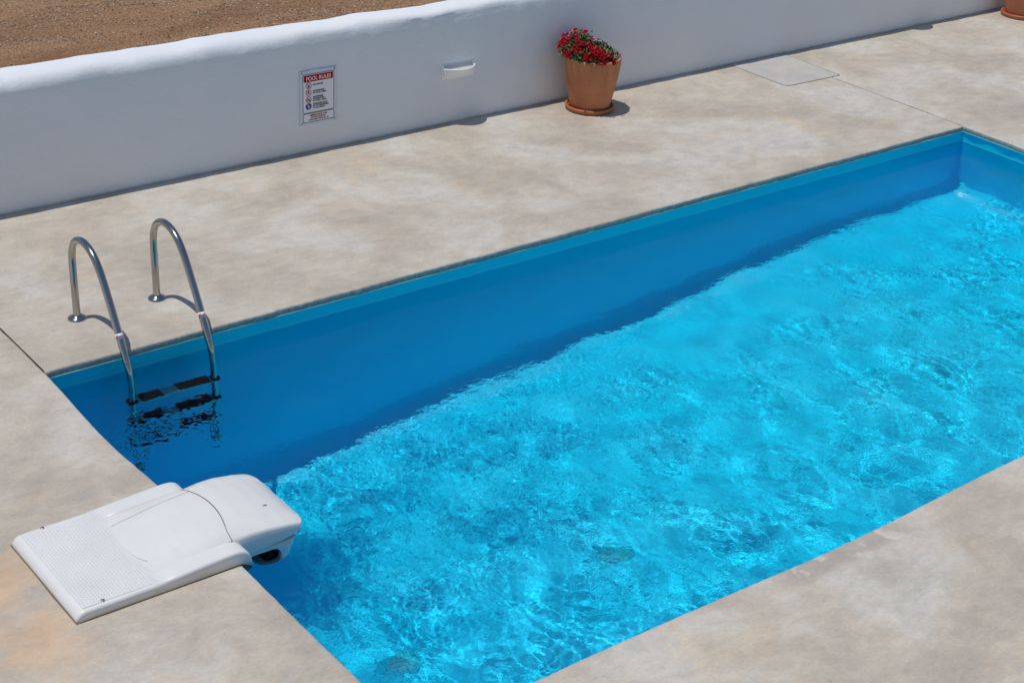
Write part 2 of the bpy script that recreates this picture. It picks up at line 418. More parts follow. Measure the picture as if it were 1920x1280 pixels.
# ------------------------------------------------------------------ pool basin
fx = np.linspace(-.012, PL + .012, 120); fy = np.concatenate([np.linspace(-PWD - .06, -.30, 48), np.linspace(-.27, .012, 12)])
def floor_z(x): return np.interp(x, [0, 1.3, 1.9, 3.4, 4.4, 6, 7.8], [-1.97, -1.93, -1.86, -1.66, -1.54, -1.27, -1.20])
FX, FY = np.meshgrid(fx, fy, indexing='ij')
fzn = fft_noise(120, 60, .065, .4, 1.2, 9) * .004
cove = .16 * np.exp(-np.clip(.012 - FY, 0, None) / .07) + .10 * np.exp(-np.clip(PL + .012 - FX, 0, None) / .06)
P = np.stack([FX, FY, floor_z(FX) + fzn + cove], -1)
CA = []
CA.append(tag(np_grid('pool_floor', P, m_liner), kind='structure'))
def wallgrid(name, p0, p1, nrm, seed):
    n, mz = 160, 24
    P = np.zeros((n, mz, 3)); p0 = np.array(p0); p1 = np.array(p1)
    wv = fft_noise(n, mz, .05, .3, 1.0, seed) * .0025
    for i in range(n):
        q = p0 + (p1 - p0) * i / (n - 1); zb = floor_z(q[0]) - .03
        for j in range(mz):
            z = -.0415 + (zb + .0415) * (j / (mz - 1))
            P[i, j, :2] = q + np.array(nrm) * (wv[i, j] if j else 0); P[i, j, 2] = z
    return tag(np_grid(name, P, m_liner), kind='structure')
CA.append(wallgrid('pool_wall', (-.01, .006), (PL + .01, .006), (0, 1), 51))
CA.append(wallgrid('pool_wall', (PL + .006, .01), (PL + .006, -PWD - .06), (1, 0), 52))
CA.append(wallgrid('pool_wall', (-.036, -PWD - .06), (-.036, .01), (1, 0), 53))
CA.append(wallgrid('pool_wall', (PL + .01, -PWD - .056), (-.04, -PWD - .056), (0, 1), 54))
mb = MB(); a = .008
mb.box(-.03, PL + .002, -.006, .004, -.049, -.0415); mb.box(PL - .004, PL + .006, -PWD - .05, -.006, -.049, -.0415)
tr = mb.build('liner_trim', m_trim); tag(tr, kind='structure')

# ------------------------------------------------------------------ water with real ripples
dx = .0056
nx, ny = 1398, 636
xs = -.035 + np.arange(nx) * dx; ys = -PWD - .055 + np.arange(ny) * dx
h1 = fft_noise(nx, ny, dx, .020, .034, 61); h2 = fft_noise(nx, ny, dx, .036, .075, 62, (.5, .3)); h4 = fft_noise(nx, ny, dx, .09, .22, 67, (.3, .65)); h3 = fft_noise(nx, ny, dx, .35, .8, 63)
pat = fft_noise(nx, ny, dx, .8, 2.0, 64); pat2 = fft_noise(nx, ny, dx, .2, .5, 65); pat3 = fft_noise(nx, ny, dx, .5, 1.2, 66)
X, Y = np.meshgrid(xs, ys, indexing='ij')
def blob(cx, cy_, rx, ry): return np.exp(-((X - cx) / rx) ** 2 - ((Y - cy_) / ry) ** 2)
calm = 1 / (1 + np.exp(-(-Y - .45 - .1 * pat) / .12))     # 0 near the far wall
m1 = (.45 + .75 / (1 + np.exp(-1.8 * pat - 1.3 * pat2))) * (.35 + .65 * calm) + .6 * blob(6.2, -.9, 1.6, .7)
m1 += 24 * blob(.26, -.70, .32, .20) + 1.5 * blob(.45, -1.15, .35, .2) + .8 * blob(2.2, -.35, 1.5, .4)
m2 = (.32 + .95 / (1 + np.exp(-2.2 * pat3 - 1.6 * pat2))) * (.4 + .6 * calm) + .4 * blob(1.8, -1.3, 1.2, .5)
m2 += 24 * blob(.26, -.70, .32, .20) + 1.0 * blob(.45, -1.15, .35, .2) + .6 * blob(2.2, -.35, 1.5, .4)
near = 1 / (1 + np.exp((Y + 1.5) / .3))
m2 += .25 * blob(1.8, -1.0, 1.5, .25)
quiet = 1 - .72 * blob(4.3, -.55, 1.3, .6) - .45 * blob(3.2, -1.6, 1.2, .45)       # smoother patch in the middle
m1 = m1 * (.35 + .65 * quiet); m2 = m2 * quiet * (1 - .45 * near)
AMP1, AMP2, AMP3, AMP4 = .000019, .000073, .0016, .00016
Z = ZW + AMP1 * m1 * h1 + AMP2 * m2 * h2 + AMP4 * (.15 + .25 * calm + .7 * near + 1.9 / (1 + np.exp(-3.2 * (pat3 - .5)))) * (.4 + .6 * calm) * (.3 + .7 * quiet) * h4 + AMP3 * (.45 + .55 * calm + .5 * near) * h3
water = np_grid('water', np.stack([X, Y, Z], -1), m_water); tag(water, kind='structure')
water.cycles.is_caustics_caster = True

# ------------------------------------------------------------------ garden wall
def garden_wall():
    n = 1100
    xs = np.concatenate([[-9], np.linspace(-1.5, 15, n), [22]])
    prof = [(2.16, -.03), (2.135, -.01), (2.130, .02), (2.130, .10), (2.130, .2), (2.129, .3), (2.129, .4), (2.129, .5), (2.129, .6), (2.130, .7), (2.130, .77), (2.131, .81), (2.136, .842),
            (2.147, .868), (2.165, .886), (2.190, .897), (2.225, .905), (2.27, .909), (2.31, .908), (2.35, .900), (2.38, .884), (2.398, .855), (2.406, .81), (2.41, .6), (2.41, .2), (2.41, -.12)]
    m = len(prof); P = np.zeros((len(xs), m, 3))
    top = vnoise(len(xs), .006, 60, 71) + vnoise(len(xs), .0035, 22, 72) + vnoise(len(xs), .0015, 8, 76)
    und = fft_noise(len(xs) + 2, 64, .015, .15, .6, 73)[:len(xs), :m] * .0018
    roll = vnoise(len(xs), .007, 45, 74) + vnoise(len(xs), .004, 14, 75)
    for j, (y, z) in enumerate(prof):
        k = np.clip((z - .55) / .35, 0, 1)
        P[:, j, 0] = xs; P[:, j, 1] = y + und[:, j] * (.4 + k) + (roll * k if j < m / 2 else top * k); P[:, j, 2] = z + top * k + (roll * .8 * k if 10 < j < 16 else 0)
    return np_grid('garden_wall', P, m_wall)
gw = garden_wall(); tag(gw, 'low whitewashed garden wall with soft rounded top behind the pool', 'wall')

# ------------------------------------------------------------------ cement hatch in the deck
hr = empty('hatch_cover', (7.55, 1.75, 0)); tag(hr, 'flat pale cement hatch cover set in the deck against the white wall', 'hatch')
def rrect(x0, x1, y0, y1, r, k=5):
    pts = []
    for cx, cy_, a0 in ((x1 - r, y1 - r, 0), (x0 + r, y1 - r, 90), (x0 + r, y0 + r, 180), (x1 - r, y0 + r, 270)):
        for i in range(k + 1):
            a = radians(a0 + 90 * i / k); pts.append((cx + r * cos(a), cy_ + r * sin(a)))
    return pts
def prism(pts, z0, z1, name, m, parent=None, bev=0):
    n = len(pts); v = [(x, y, z0) for x, y in pts] + [(x, y, z1) for x, y in pts]
    f = [tuple(range(n))[::-1], tuple(range(n, 2 * n))] + [(i, (i + 1) % n, n + (i + 1) % n, n + i) for i in range(n)]
    o = mesh(name, v, f, m, parent)
    if bev: bevel(o, bev, 2)
    return o
m_hatch = mat('hatch_cement', rough=.65)
t = NT(m_hatch); c = t.ramp(t.noise(2.5, 6, .6, .8), [(.3, (.40, .38, .35, 1)), (.6, (.48, .45, .415, 1)), (.75, (.50, .41, .32, 1))])
c = t.mix(.12, c, t.ramp(t.noise(50, 4, .7), [(.25, (.2, .2, .2, 1)), (.75, (.8, .8, .8, 1))]), 'OVERLAY')
t.color(c); t.bump(t.noise(12, 6, .6), .2, .008)
def qd(pts): return [(x - 7.55, y - 1.75) for x, y in pts]
prism(qd([(7.232, 2.128), (7.236, 1.49), (7.252, 1.458), (7.29, 1.447), (7.868, 1.430), (7.882, 1.445), (7.900, 2.128)]), -.01, .0035, 'cover_slab', m_hatch, hr, .003)
prism(qd([(7.224, 2.129), (7.227, 1.487), (7.246, 1.449), (7.29, 1.437), (7.874, 1.419), (7.893, 1.439), (7.908, 2.129)]), -.012, .0008, 'joint', mat('hatch_joint', (.13, .115, .095), .9), hr)

# ------------------------------------------------------------------ sign
def text_mesh(s, size, m, parent, x, z, y, bold=.0, align='LEFT', width=None, name='lettering'):
    cu = bpy.data.curves.new('t', 'FONT'); cu.body = s; cu.size = size; cu.align_x = align; cu.offset = bold; cu.extrude = .0003
    o = bpy.data.objects.new('t', cu); COL.objects.link(o)
    bpy.context.view_layer.update()
    me = bpy.data.meshes.new_from_object(o.evaluated_get(bpy.context.evaluated_depsgraph_get()))
    bpy.data.objects.remove(o)
    me.name = name; me.materials.clear(); me.materials.append(m)
    co = np.zeros(len(me.vertices) * 3); me.vertices.foreach_get('co', co); co = co.reshape(-1, 3)
    if width and len(co):
        mn, mx = co[:, 0].min(), co[:, 0].max(); k = width / (mx - mn)
        co[:, 0] = (co[:, 0] - (mn if align == 'LEFT' else (mn + mx) / 2)) * k
    out = np.stack([co[:, 0] + x, y - co[:, 2], co[:, 1] + z], -1)
    me.vertices.foreach_set('co', out.ravel()); me.update()
    q = bpy.data.objects.new(name, me); link(q, parent); return q
SX, SZ = 3.017, .413
sg = empty('pool_rules_sign', (SX, 2.127, SZ - .2025)); tag(sg, 'clear acrylic pool rules sign with red header screwed to the white wall', 'sign')
Wd, Hd = .310, .405; X0, X1 = -Wd / 2, Wd / 2; Z0, Z1 = 0, Hd
mb = MB(); mb.box(X0, X1, -.006, -.001, Z0, Z1); bevel(mb.build('panel', m_sign, sg), .001, 2)
def ring(x0, x1, z0, z1, r, w, y, name, m):
    a = rrect(x0, x1, z0, z1, r); b = rrect(x0 + w, x1 - w, z0 + w, z1 - w, r - w * .5); n = len(a)
    v = [(x, y, z) for x, z in a] + [(x, y, z) for x, z in b] + [(x, y + .001, z) for x, z in a] + [(x, y + .001, z) for x, z in b]
    f = [(i, (i + 1) % n, n + (i + 1) % n, n + i) for i in range(n)] + [(2 * n + i, 2 * n + (i + 1) % n, (i + 1) % n, i) for i in range(n)]
    return mesh(name, v, f, m, sg)
def plate(pts, y, name, m, th=.0006):
    n = len(pts); v = [(x, y, z) for x, z in pts] + [(x, y + th, z) for x, z in pts]
    return mesh(name, v, [tuple(range(n)), tuple(range(n, 2 * n))[::-1]] + [(i, n + i, n + (i + 1) % n, (i + 1) % n) for i in range(n)], m, sg)
ya = -.0068
plate(rrect(X0 + .027, X1 - .027, .093, Hd - .028, .008), ya + .0004, 'print_field', m_signw)
plate(rrect(X0 + .027, X1 - .027, .022, .083, .008), ya + .0004, 'print_field', m_signw)
ring(X0 + .024, X1 - .024, .090, Hd - .025, .011, .0035, ya - .0008, 'border_line', m_print)
ring(X0 + .024, X1 - .024, .019, .086, .011, .0035, ya - .0008, 'border_line', m_print)
plate([(X0 + .033, Hd - .083), (X1 - .033, Hd - .083), (X1 - .033, Hd - .034), (X0 + .033, Hd - .034)], ya - .0010, 'header_band', m_red)
text_mesh('POOL RULES', .040, m_sticker, sg, 0, Hd - .0725, ya - .0024, .0006, 'CENTER', .205)
def circ(cx, cz, r, n=28): return [(cx + r * cos(2 * pi * i / n), cz + r * sin(2 * pi * i / n)) for i in range(n)]
def line2(p, q, w):
    (a, b), (c_, d) = p, q; L = math.hypot(c_ - a, d - b); nx_, nz_ = -(d - b) / L * w / 2, (c_ - a) / L * w / 2
    return [(a + nx_, b + nz_), (a - nx_, b - nz_), (c_ - nx_, d - nz_), (c_ + nx_, d + nz_)]
CX = X0 + .072
def disc_ring(cz, m, r=.0235, w=.004):
    a = circ(CX, cz, r); b = circ(CX, cz, r - w); n = len(a); y = ya - .0016
    v = [(x, y, z) for x, z in a] + [(x, y, z) for x, z in b]
    mesh('prohibition_ring', v, [(i, (i + 1) % n, n + (i + 1) % n, n + i) for i in range(n)], m, sg)
    plate(line2((CX - .0155, cz + .0155), (CX + .0155, cz - .0155), .0038), ya - .0020, 'prohibition_bar', m)
def strokes(cz, segs, heads, m, name='pictogram', y=None):
    mb = MB(); y = y or ya - .0012
    for p, q, w in segs:
        L = line2((CX + p[0], cz + p[1]), (CX + q[0], cz + q[1]), w); mb.add([(x, y, z) for x, z in L], [(0, 1, 2, 3)])
    for (hx, hz, r) in heads:
        mb.add([(x, y - .0001, z) for x, z in circ(CX + hx, cz + hz, r, 12)], [tuple(range(12))])
    mb.build(name, m, sg)
zc = [Hd - .110, Hd - .162, Hd - .214, Hd - .266]
strokes(zc[0], [((-.002, -.004), (.008, .012), .004), ((-.002, -.004), (-.009, .002), .003), ((-.012, -.011), (.011, -.011), .003), ((-.006, -.007), (.008, -.007), .002)], [(-.007, -.002, .003)], m_print)
strokes(zc[1], [((-.002, .006), (.004, -.004), .005), ((.004, -.004), (.010, -.011), .0035), ((.003, -.004), (-.006, -.008), .0035), ((-.006, -.008), (-.012, -.006), .003), ((-.002, .005), (-.010, .001), .003), ((.0, .006), (.009, .003), .003)], [(.003, .011, .0035)], m_print)
strokes(zc[2], [((-.010, .0), (-.010, -.010), .007), ((-.0, -.004), (.002, -.013), .007), ((.006, .010), (.006, -.004), .003), ((-.002, .004), (.008, .0), .003)], [(-.008, .008, .003)], m_print)
for k in range(3): disc_ring(zc[k], m_red)
plate(circ(CX, zc[3], .0245), ya - .0010, 'mandatory_disc', m_printblue)
strokes(zc[3], [((-.004, .008), (-.004, -.004), .007), ((-.004, -.004), (-.004, -.017), .004), ((.007, -.002), (.007, -.010), .006), ((.007, -.010), (.006, -.018), .003), ((-.003, .003), (.006, -.004), .0025)], [(-.004, .014, .0038), (.008, .003, .0032)], m_sticker, y=ya - .0022)
TX = CX + .037
for s_, z_ in (('NO DIVING', zc[0] - .003), ('NO RUNNING', zc[1] + .002), ('IN POOL AREA', zc[1] - .013), ('GLASSWARE', zc[2] + .010), ('PROHIBITED', zc[2] - .005), ('IN POOL AREA', zc[2] - .020),
               ('CHILDREN MUST', zc[3] + .009), ('BE ACCOMPANIED', zc[3] - .006), ('BY AN ADULT', zc[3] - .021)):
    text_mesh(s_, .0145, m_print, sg, TX, z_, ya - .0014, .0005, width=len(s_) * .0093)
text_mesh('AMBULANCE:', .0165, m_red, sg, -.022, .064, ya - .0014, .0005, 'CENTER', .105)
text_mesh('166', .0165, m_print, sg, .040, .064, ya - .0014, .0005, width=.03)
text_mesh('NAXOS HOSPITAL:', .0145, m_red, sg, -.003, .048, ya - .0014, .0004, 'CENTER', .125)
text_mesh('(+30) 22853 60500 (int. 2)', .0135, m_print, sg, 0, .032, ya - .0014, .0003, 'CENTER', .165)
for a in (X0 + .018, X1 - .018):
    for b in (.014, Hd - .014):
        mb = MB(); mb.lathe([(0, .004), (.004, .0038), (.0062, .002), (.0065, 0)], 14)
        o = mb.build('screw', m_screw, sg, True); o.rotation_euler = (pi / 2, 0, 0); o.location = (a, -.006, b)

# ------------------------------------------------------------------ wall lights
def wall_light(loc, label):
    r = empty('wall_light', loc); tag(r, label, 'lamp', 'plaster step lights along the garden wall')
    mb = MB(); mb.box(-.150, .150, -.006, .01, -.058, .058); bevel(mb.build('back_plate', m_white_trim, r), .004, 3)
    mb = MB(); mb.box(-.135, .135, -.0066, -.0061, .020, .053); mb.build('lamp_slot', mat('frosted_slot', (.34, .36, .39), .5), r)
    nu, nv = 41, 22; P = np.zeros((nu, nv, 3))
    for i in range(nu):
        u = -1 + 2 * i / (nu - 1)
        for j in range(nv):
            v = j / (nv - 1)
            dep = .085 * (max(0, 1 - u * u)) ** .85 * (sin(v * pi / 2) ** .8)
            P[i, j] = (u * .142 * (.80 + .20 * min(1, v * 2.2)), -.0065 - dep - .012 * v, -.052 + v * .090)
    o = np_grid('shade', P, m_white_trim, r); sm = o.modifiers.new('s', 'SOLIDIFY'); sm.thickness = .007; sm.offset = 1
    for sx_ in (-1, 1):
        mb = MB(); mb.box(*sorted((sx_ * .136, sx_ * .146)), -.020, -.004, -.020, .038); bevel(mb.build('end_cheek', m_white_trim, r), .004, 3)
    return r
wall_light((4.262, 2.1285, .414), 'white half bowl wall light on the white wall between sign and flower pot')
wall_light((9.66, 2.1285, .414), 'white half bowl wall light near the far end of the white wall')

# ------------------------------------------------------------------ pots, saucers, soil, flowers
def pot(loc, lab_p, lab_s):
    s_ = empty('saucer', loc); tag(s_, lab_s, 'saucer', 'clay saucers under the pots')
    mb = MB(); mb.lathe([(0, .012), (.165, .012), (.176, .016), (.182, .036), (.190, .042), (.199, .038), (.201, .028), (.196, .012), (.186, .001), (0, .001)], 64)
    mb.build('saucer_dish', m_saucer, s_, True)
    p = empty('flower_pot', (loc[0], loc[1], loc[2] + .013)); tag(p, lab_p, 'flower pot', 'terracotta pots along the wall')
    mb = MB()
    mb.lathe([(0, 0), (.145, 0), (.156, .006), (.163, .03), (.183, .12), (.203, .22), (.217, .31), (.224, .37), (.226, .395), (.227, .412), (.223, .424), (.213, .428), (.205, .424), (.202, .41), (.196, .36), (.185, .30)], 72)
    mb.build('pot_body', m_terra, p, True)
    mb = MB(); mb.lathe([(0, .385), (.08, .392), (.15, .386), (.2, .375)], 40); so_ = mb.build('soil', m_soil, p, True)
    return p
PX, PY = 5.384, 1.852
pot((PX, PY, 0), 'terracotta pot holding red flowers, drip stained on its left side', 'round clay saucer under the pot with red flowers')
pot((11.03, 1.86, 0), 'bare terracotta pot at the far right end of the white wall', 'round clay saucer under the pot at the far right')

pl = empty('petunia_plant', (PX, PY, .41)); tag(pl, 'petunia with crimson and a few pink edged flowers in the terracotta pot', 'plant')
def mound(u, v):  # direction angles -> radius of the mound
    return 1
lu = Vector((-.79, .61, 0)); tc_ = Vector((-.56, -.69, 0)).normalized()   # toward the left of the pot, toward the pool side
def mpoint(a, h):   # a azimuth, h 0..1 height
    R_ = .225 * math.sqrt(max(0, 1 - h ** 2))
    d = Vector((cos(a), sin(a), 0)); left = d.dot(lu)
    rr = R_ * (1 + .12 * max(0, left) - .16 * max(0, -left)); hh = .86 * (.10 + .075 * (left * .8 + .25)) * h * 1.15 + .012
    return Vector((d.x * rr, d.y * rr, max(.022, hh + .016))) + lu * .030 * h
rf = random.Random(11)
LV, LF = [], []
for k in range(1500):
    a = rf.uniform(0, 2 * pi); h = rf.random() ** .8
    p = mpoint(a, h) * rf.uniform(.80, 1.10)
    if p.length > .2 and rf.random() < .1: p *= 1.05
    L = rf.uniform(.014, .036); w = L * .36
    q = Matrix.Rotation(rf.uniform(0, 2 * pi), 3, 'Z') @ Matrix.Rotation(rf.uniform(-1.1, .9), 3, 'Y') @ Matrix.Rotation(rf.uniform(-.6, .6), 3, 'X')
    n0 = len(LV)
    for c0 in ((0, 0, 0), (L * .5, w, .003), (L, 0, -.003), (L * .5, -w, .003), (L * .5, 0, -.002)):
        LV.append(p + q @ Vector(c0))
    LF += [(n0, n0 + 4, n0 + 1), (n0 + 1, n0 + 4, n0 + 2), (n0, n0 + 3, n0 + 4), (n0 + 3, n0 + 2, n0 + 4)]
fo = mesh('foliage', LV, LF, m_leaf, pl); tag(fo, kind='stuff')
mb = MB()
for k in range(70):
    a = rf.uniform(0, 2 * pi); h = rf.random(); p = mpoint(a, h) * .98; b = Vector((p.x * .3, p.y * .3, -.01)); m_ = (p + b) / 2 + Vector((0, 0, .03))
    mb.tube([b, m_, p], .0018, 5)
st_ = mb.build('stems', m_leaf, pl, True); tag(st_, kind='stuff')
def flower_mesh(mp, me_, seed):
    r = random.Random(seed); n = 20; me = bpy.data.meshes.new('flower')
    v = [(0, 0, -.016)]; f = []; mi = []
    rings = [(.0035, -.010), (.010, -.0015), (.0195, .0025), (.0235, .0005)]
    for ri, (rad, z) in enumerate(rings):
        for k in range(n):
            a = 2 * pi * k / n; lobe = 1 + (.10 * cos(5 * a) if ri > 1 else 0)
            zz = z + (.003 * cos(5 * a + .6) * (ri > 1)) + r.uniform(-.0009, .0009) * (ri > 1)
            v.append((rad * lobe * cos(a), rad * lobe * sin(a), zz))
    for k in range(n): f.append((0, 1 + k, 1 + (k + 1) % n)); mi.append(2)
    for ri in range(3):
        for k in range(n):
            a = 1 + ri * n; f.append((a + k, a + n + k, a + n + (k + 1) % n, a + (k + 1) % n)); mi.append(2 if ri == 0 and False else (1 if ri == 2 else 0))
    me.from_pydata(v, [], f)
    for m_ in (mp, me_, m_throat): me.materials.append(m_)
    me.polygons.foreach_set('material_index', mi); me.polygons.foreach_set('use_smooth', [True] * len(f)); me.update(); return me
fr = [flower_mesh(m_petal_r, m_petal_r, i) for i in range(3)]
fm = [flower_mesh(m_petal_m, m_petal_w, i + 5) for i in range(2)]
placed = []
tries = 0
while len(placed) < 138 and tries < 9000:
    tries += 1
    a = rf.uniform(0, 2 * pi); h = rf.random() ** .75; p = mpoint(a, h) * rf.uniform(.93, 1.2)
    d = Vector((cos(a), sin(a), 0)); left = d.dot(lu); front = d.dot(tc_)
    right_back = left < -.25 and front < .55
    if right_back and rf.random() < .72: continue
    if any((p - q_).length < .0190 for q_ in placed): continue
    mag = (right_back and rf.random() < .9) or (front < .1 and h > .35 and rf.random() < .45)
    placed.append(p)
    fl = bpy.data.objects.new('flower', rf.choice(fm if mag else fr)); link(fl, pl); fl.location = p
    nrm = (Vector((p.x, p.y, p.z * 1.2)).normalized() + Vector((rf.uniform(-.45, .45), rf.uniform(-.45, .45), rf.uniform(0, .5))) + tc_ * .35).normalized()
    fl.rotation_euler = nrm.to_track_quat('Z', 'Y').to_euler(); sc_ = rf.uniform(.72, 1.0) * (.85 if mag else 1); fl.scale = (sc_,) * 3

# ------------------------------------------------------------------ pool ladder
ld = empty('pool_ladder', (.659, .50, 0)); tag(ld, 'stainless steel pool ladder with two arched handrails and black step pads', 'ladder')
YB, LX0 = .50, .659
prof = [(.503, .004), (.505, .10), (.508, .22), (.510, .33), (.508, .395), (.499, .445), (.478, .492), (.443, .530), (.398, .555), (.347, .567), (.295, .564), (.245, .549), (.197, .521), (.153, .480),
        (.115, .430), (.080, .372), (.045, .312), (.010, .252), (-.026, .190), (-.062, .128), (-.098, .066), (-.128, .012), (-.137, -.006)]
low = [(-.118, .030), (-.140, -.010), (-.158, -.050), (-.170, -.10), (-.176, -.16), (-.178, -.3), (-.178, -.6), (-.178, -.9), (-.178, -1.15)]
def smooth_path(pts, k=3):
    P = [Vector((0, p[0], p[1] * (1 - .05 * min(1, max(0, (p[1] - .2) / .25))))) for p in pts]; out = []
    for i in range(len(P) - 1):
        p0, p1, p2, p3 = P[max(i - 1, 0)], P[i], P[i + 1], P[min(i + 2, len(P) - 1)]
        for j in range(k):
            t_ = j / k; out.append(.5 * ((2 * p1) + (p2 - p0) * t_ + (2 * p0 - 5 * p1 + 4 * p2 - p3) * t_ ** 2 + (3 * p1 - p0 - 3 * p2 + p3) * t_ ** 3))
    return out + [P[-1]]
UNDER = []
for sx_ in (-.25, .25):
    mb = MB(); mb.tube([p + Vector((sx_, -YB, 0)) for p in smooth_path(prof)], .0215, 20); mb.build('handrail', m_steel, ld, True)
    mb = MB(); mb.tube([p + Vector((sx_, -YB, 0)) for p in smooth_path(low)], .0195, 16); UNDER.append(mb.build('lower_rail', m_steel, ld, True))
    mb = MB(); mb.lathe([(.0215, .024), (.026, .024), (.029, .020), (.036, .017), (.046, .013), (.053, .007), (.054, .001)], 40, (sx_, .503 - YB, 0)); mb.build('flange', m_steel, ld, True)
    a, b = Vector((sx_, -.083 - YB, .092)), Vector((sx_, -.098 - YB, .066))
    a = Vector((sx_, -.0535 - YB, .1427)); b = Vector((sx_, -.069 - YB, .116))
    mb = MB(); mb.tube([a, b], .0221, 24); s_ = mb.build('sticker', m_sticker, ld, True)
    ax = (b - a).normalized(); side = Vector((1, 0, 0)); nn = side.cross(ax); nn = nn if nn.y < 0 else -nn
    mb = MB()
    for k, (u0, u1, v0, v1) in enumerate([(-.95, -.55, .30, .75), (-.45, -.28, .2, .75), (-.18, .02, .4, .75), (.12, .28, .4, .75), (.38, .60, .4, .75), (.68, .78, .2, .75)]):
        u0 -= .3; u1 -= .3
        pts = [a.lerp(b, vv) + (side * sin(uu) + nn * cos(uu)) * .0225 for uu, vv in ((u0, v0), (u1, v0), (u1, v1), (u0, v1))]
        mb.add(pts, [(0, 1, 2, 3)])
    mb.build('red_mark', m_red, ld)
for z_ in (-.31, -.55, -.79):
    mb = MB(); mb.box(-.232, .232, -.215 - YB, -.140 - YB, z_ - .022, z_); tr_ = bevel(mb.build('step', m_steel, ld), .008, 3); UNDER.append(tr_)
    for x0_, x1_ in ((-.205, -.075), (.02, .215)):
        mb = MB()
        mb.box(x0_, x1_, -.219 - YB, -.136 - YB, z_ + .0005, z_ + .007)
        for q in range(5): yy = -.214 + q * .0165; mb.box(x0_ + .004, x1_ - .004, yy - YB, yy + .008 - YB, z_ + .0072, z_ + .010)
        o = mb.build('tread_pad', m_black, ld); UNDER.append(o)
    for sx_ in (-1, 1):
        mb = MB(); mb.box(*sorted((sx_ * .228, sx_ * .278)), -.205 - YB, -.150 - YB, z_ - .03, z_ + .012); UNDER.append(bevel(mb.build('bracket', m_black, ld), .01, 3))

# ------------------------------------------------------------------ filter block over the pool edge
fu = empty('pool_filter_block', (-.38, -1.79, 0)); tag(fu, 'white plastic pool filtration block straddling the left pool edge', 'pool filter')
OX, OY = -.38, -1.79
def loft(secs, name, m, parent, bv=0):
    n = len(secs[0]); v = [(p[0] - OX, p[1] - OY, p[2]) for s_ in secs for p in s_]; f = []
    for i in range(len(secs) - 1):
        for k in range(n): f.append((i * n + k, i * n + (k + 1) % n, (i + 1) * n + (k + 1) % n, (i + 1) * n + k))
    f += [tuple(range(n))[::-1], tuple((len(secs) - 1) * n + k for k in range(n))]
    o = mesh(name, v, f, m, parent, True)
    bm = bmesh.new(); bm.from_mesh(o.data); bmesh.ops.recalc_face_normals(bm, faces=bm.faces); bm.to_mesh(o.data); bm.free()
    return o
def rsec(x, y0, y1, z0, z1, r=.015, k=4):   # rounded top corners
    pts = [(x, y0, z0), (x, y1, z0)]
    r = min(r, (z1 - z0) * .9)
    for i in range(k + 1): a = pi / 2 * i / k; pts.append((x, y1 - r + r * cos(a), z1 - r + r * sin(a)))
    for i in range(k + 1): a = pi / 2 + pi / 2 * i / k; pts.append((x, y0 + r + r * cos(a), z1 - r + r * sin(a)))
    return pts
YN, YF = -2.137, -1.443
plate_sec = [rsec(-.782, YN + .010, YF - .010, .002, .012, .006), rsec(-.779, YN + .006, YF - .006, .002, .022, .008), rsec(-.770, YN + .002, YF - .002, .002, .036), rsec(-.757, YN, YF, .002, .046), rsec(-.738, YN, YF, .002, .050), rsec(-.5, YN, YF, .002, .051), rsec(-.36, YN, YF, .002, .052), rsec(-.30, YN, YF, .002, .052), rsec(-.05, YN, YF, .002, .053), rsec(-.01, YN, YF, .002, .05)]
loft(plate_sec, 'base_plate', m_plastic, fu)
def arm(y0, y1, nm):
    S = [(-.42, .004, .0535), (-.30, .004, .060), (-.18, .004, .068), (-.07, .004, .0735), (-.03, .004, .0735), (-.005, .004, .071), (.014, -.004, .065), (.030, -.012, .055), (.041, -.018, .042), (.048, -.022, .026), (.051, -.024, .008), (.050, -.022, -.004)]
    return loft([rsec(x, y0, y1, z0, z1, .014) for x, z0, z1 in S], nm, m_plastic, fu)
prism([(x - OX, y - OY) for x, y in ((-.7855, YN - .002), (-.6, YN - .0045), (-.3, YN - .002), (-.006, YN - .004), (-.008, YF + .003), (-.400, YF + .006), (-.7865, YF + .003), (-.785, -1.7), (-.788, -1.9))], -.004, .0022, 'grime_seal', mat('grimy_sealant', (.17, .13, .09), .9), fu)
arm(YN - .001, -2.036, 'side_arm'); arm(-1.544, YF + .001, 'side_arm')
# textured tread: a thin raised mat with countless studs
arcx = lambda y: -.372 - .040 * max(0, 1 - ((y + 1.79) / .21) ** 2) ** .7 if abs(y + 1.79) < .21 else -.372
yy_ = np.linspace(YN + .022, YF - .018, 60)
pts = [(-.742, YN + .022), ] + [(arcx(y), y) for y in yy_] + [(-.742, YF - .018)]
pm = prism([(x - OX, y - OY) for x, y in pts], .0500, .0535, 'tread_panel', m_plastic, fu, .001)
mb = MB(); rr_ = .0050; ico = [(cos(a), sin(a)) for a in [pi / 3 * i for i in range(6)]]
ix = 0; x = -.728
while x < -.385:
    y = YN + .036 + (ix % 2) * .0085
    while y < YF - .03:
        if x < arcx(y) - .012:
            mb.add([(x - OX + rr_ * c0, y - OY + rr_ * s0, .0536) for c0, s0 in ico] + [(x - OX + rr_ * .55 * c0, y - OY + rr_ * .55 * s0, .0558) for c0, s0 in ico],
                   [(i, (i + 1) % 6, 6 + (i + 1) % 6, 6 + i) for i in range(6)] + [tuple(range(6, 12))])
        y += .017
    x += .0085 * 1.73; ix += 1
sd_ = mb.build('grip_studs', m_plastic, fu); tag(sd_, kind='stuff')
for sxx, syy in ((-.650, -2.108), (-.640, -1.462)):
    mb = MB(); mb.lathe([(0, .0562), (.005, .0562), (.009, .0548), (.0095, .0537)], 16, (sxx - OX, syy - OY, 0)); mb.build('bolt', m_screw, fu, True)
HW = .252
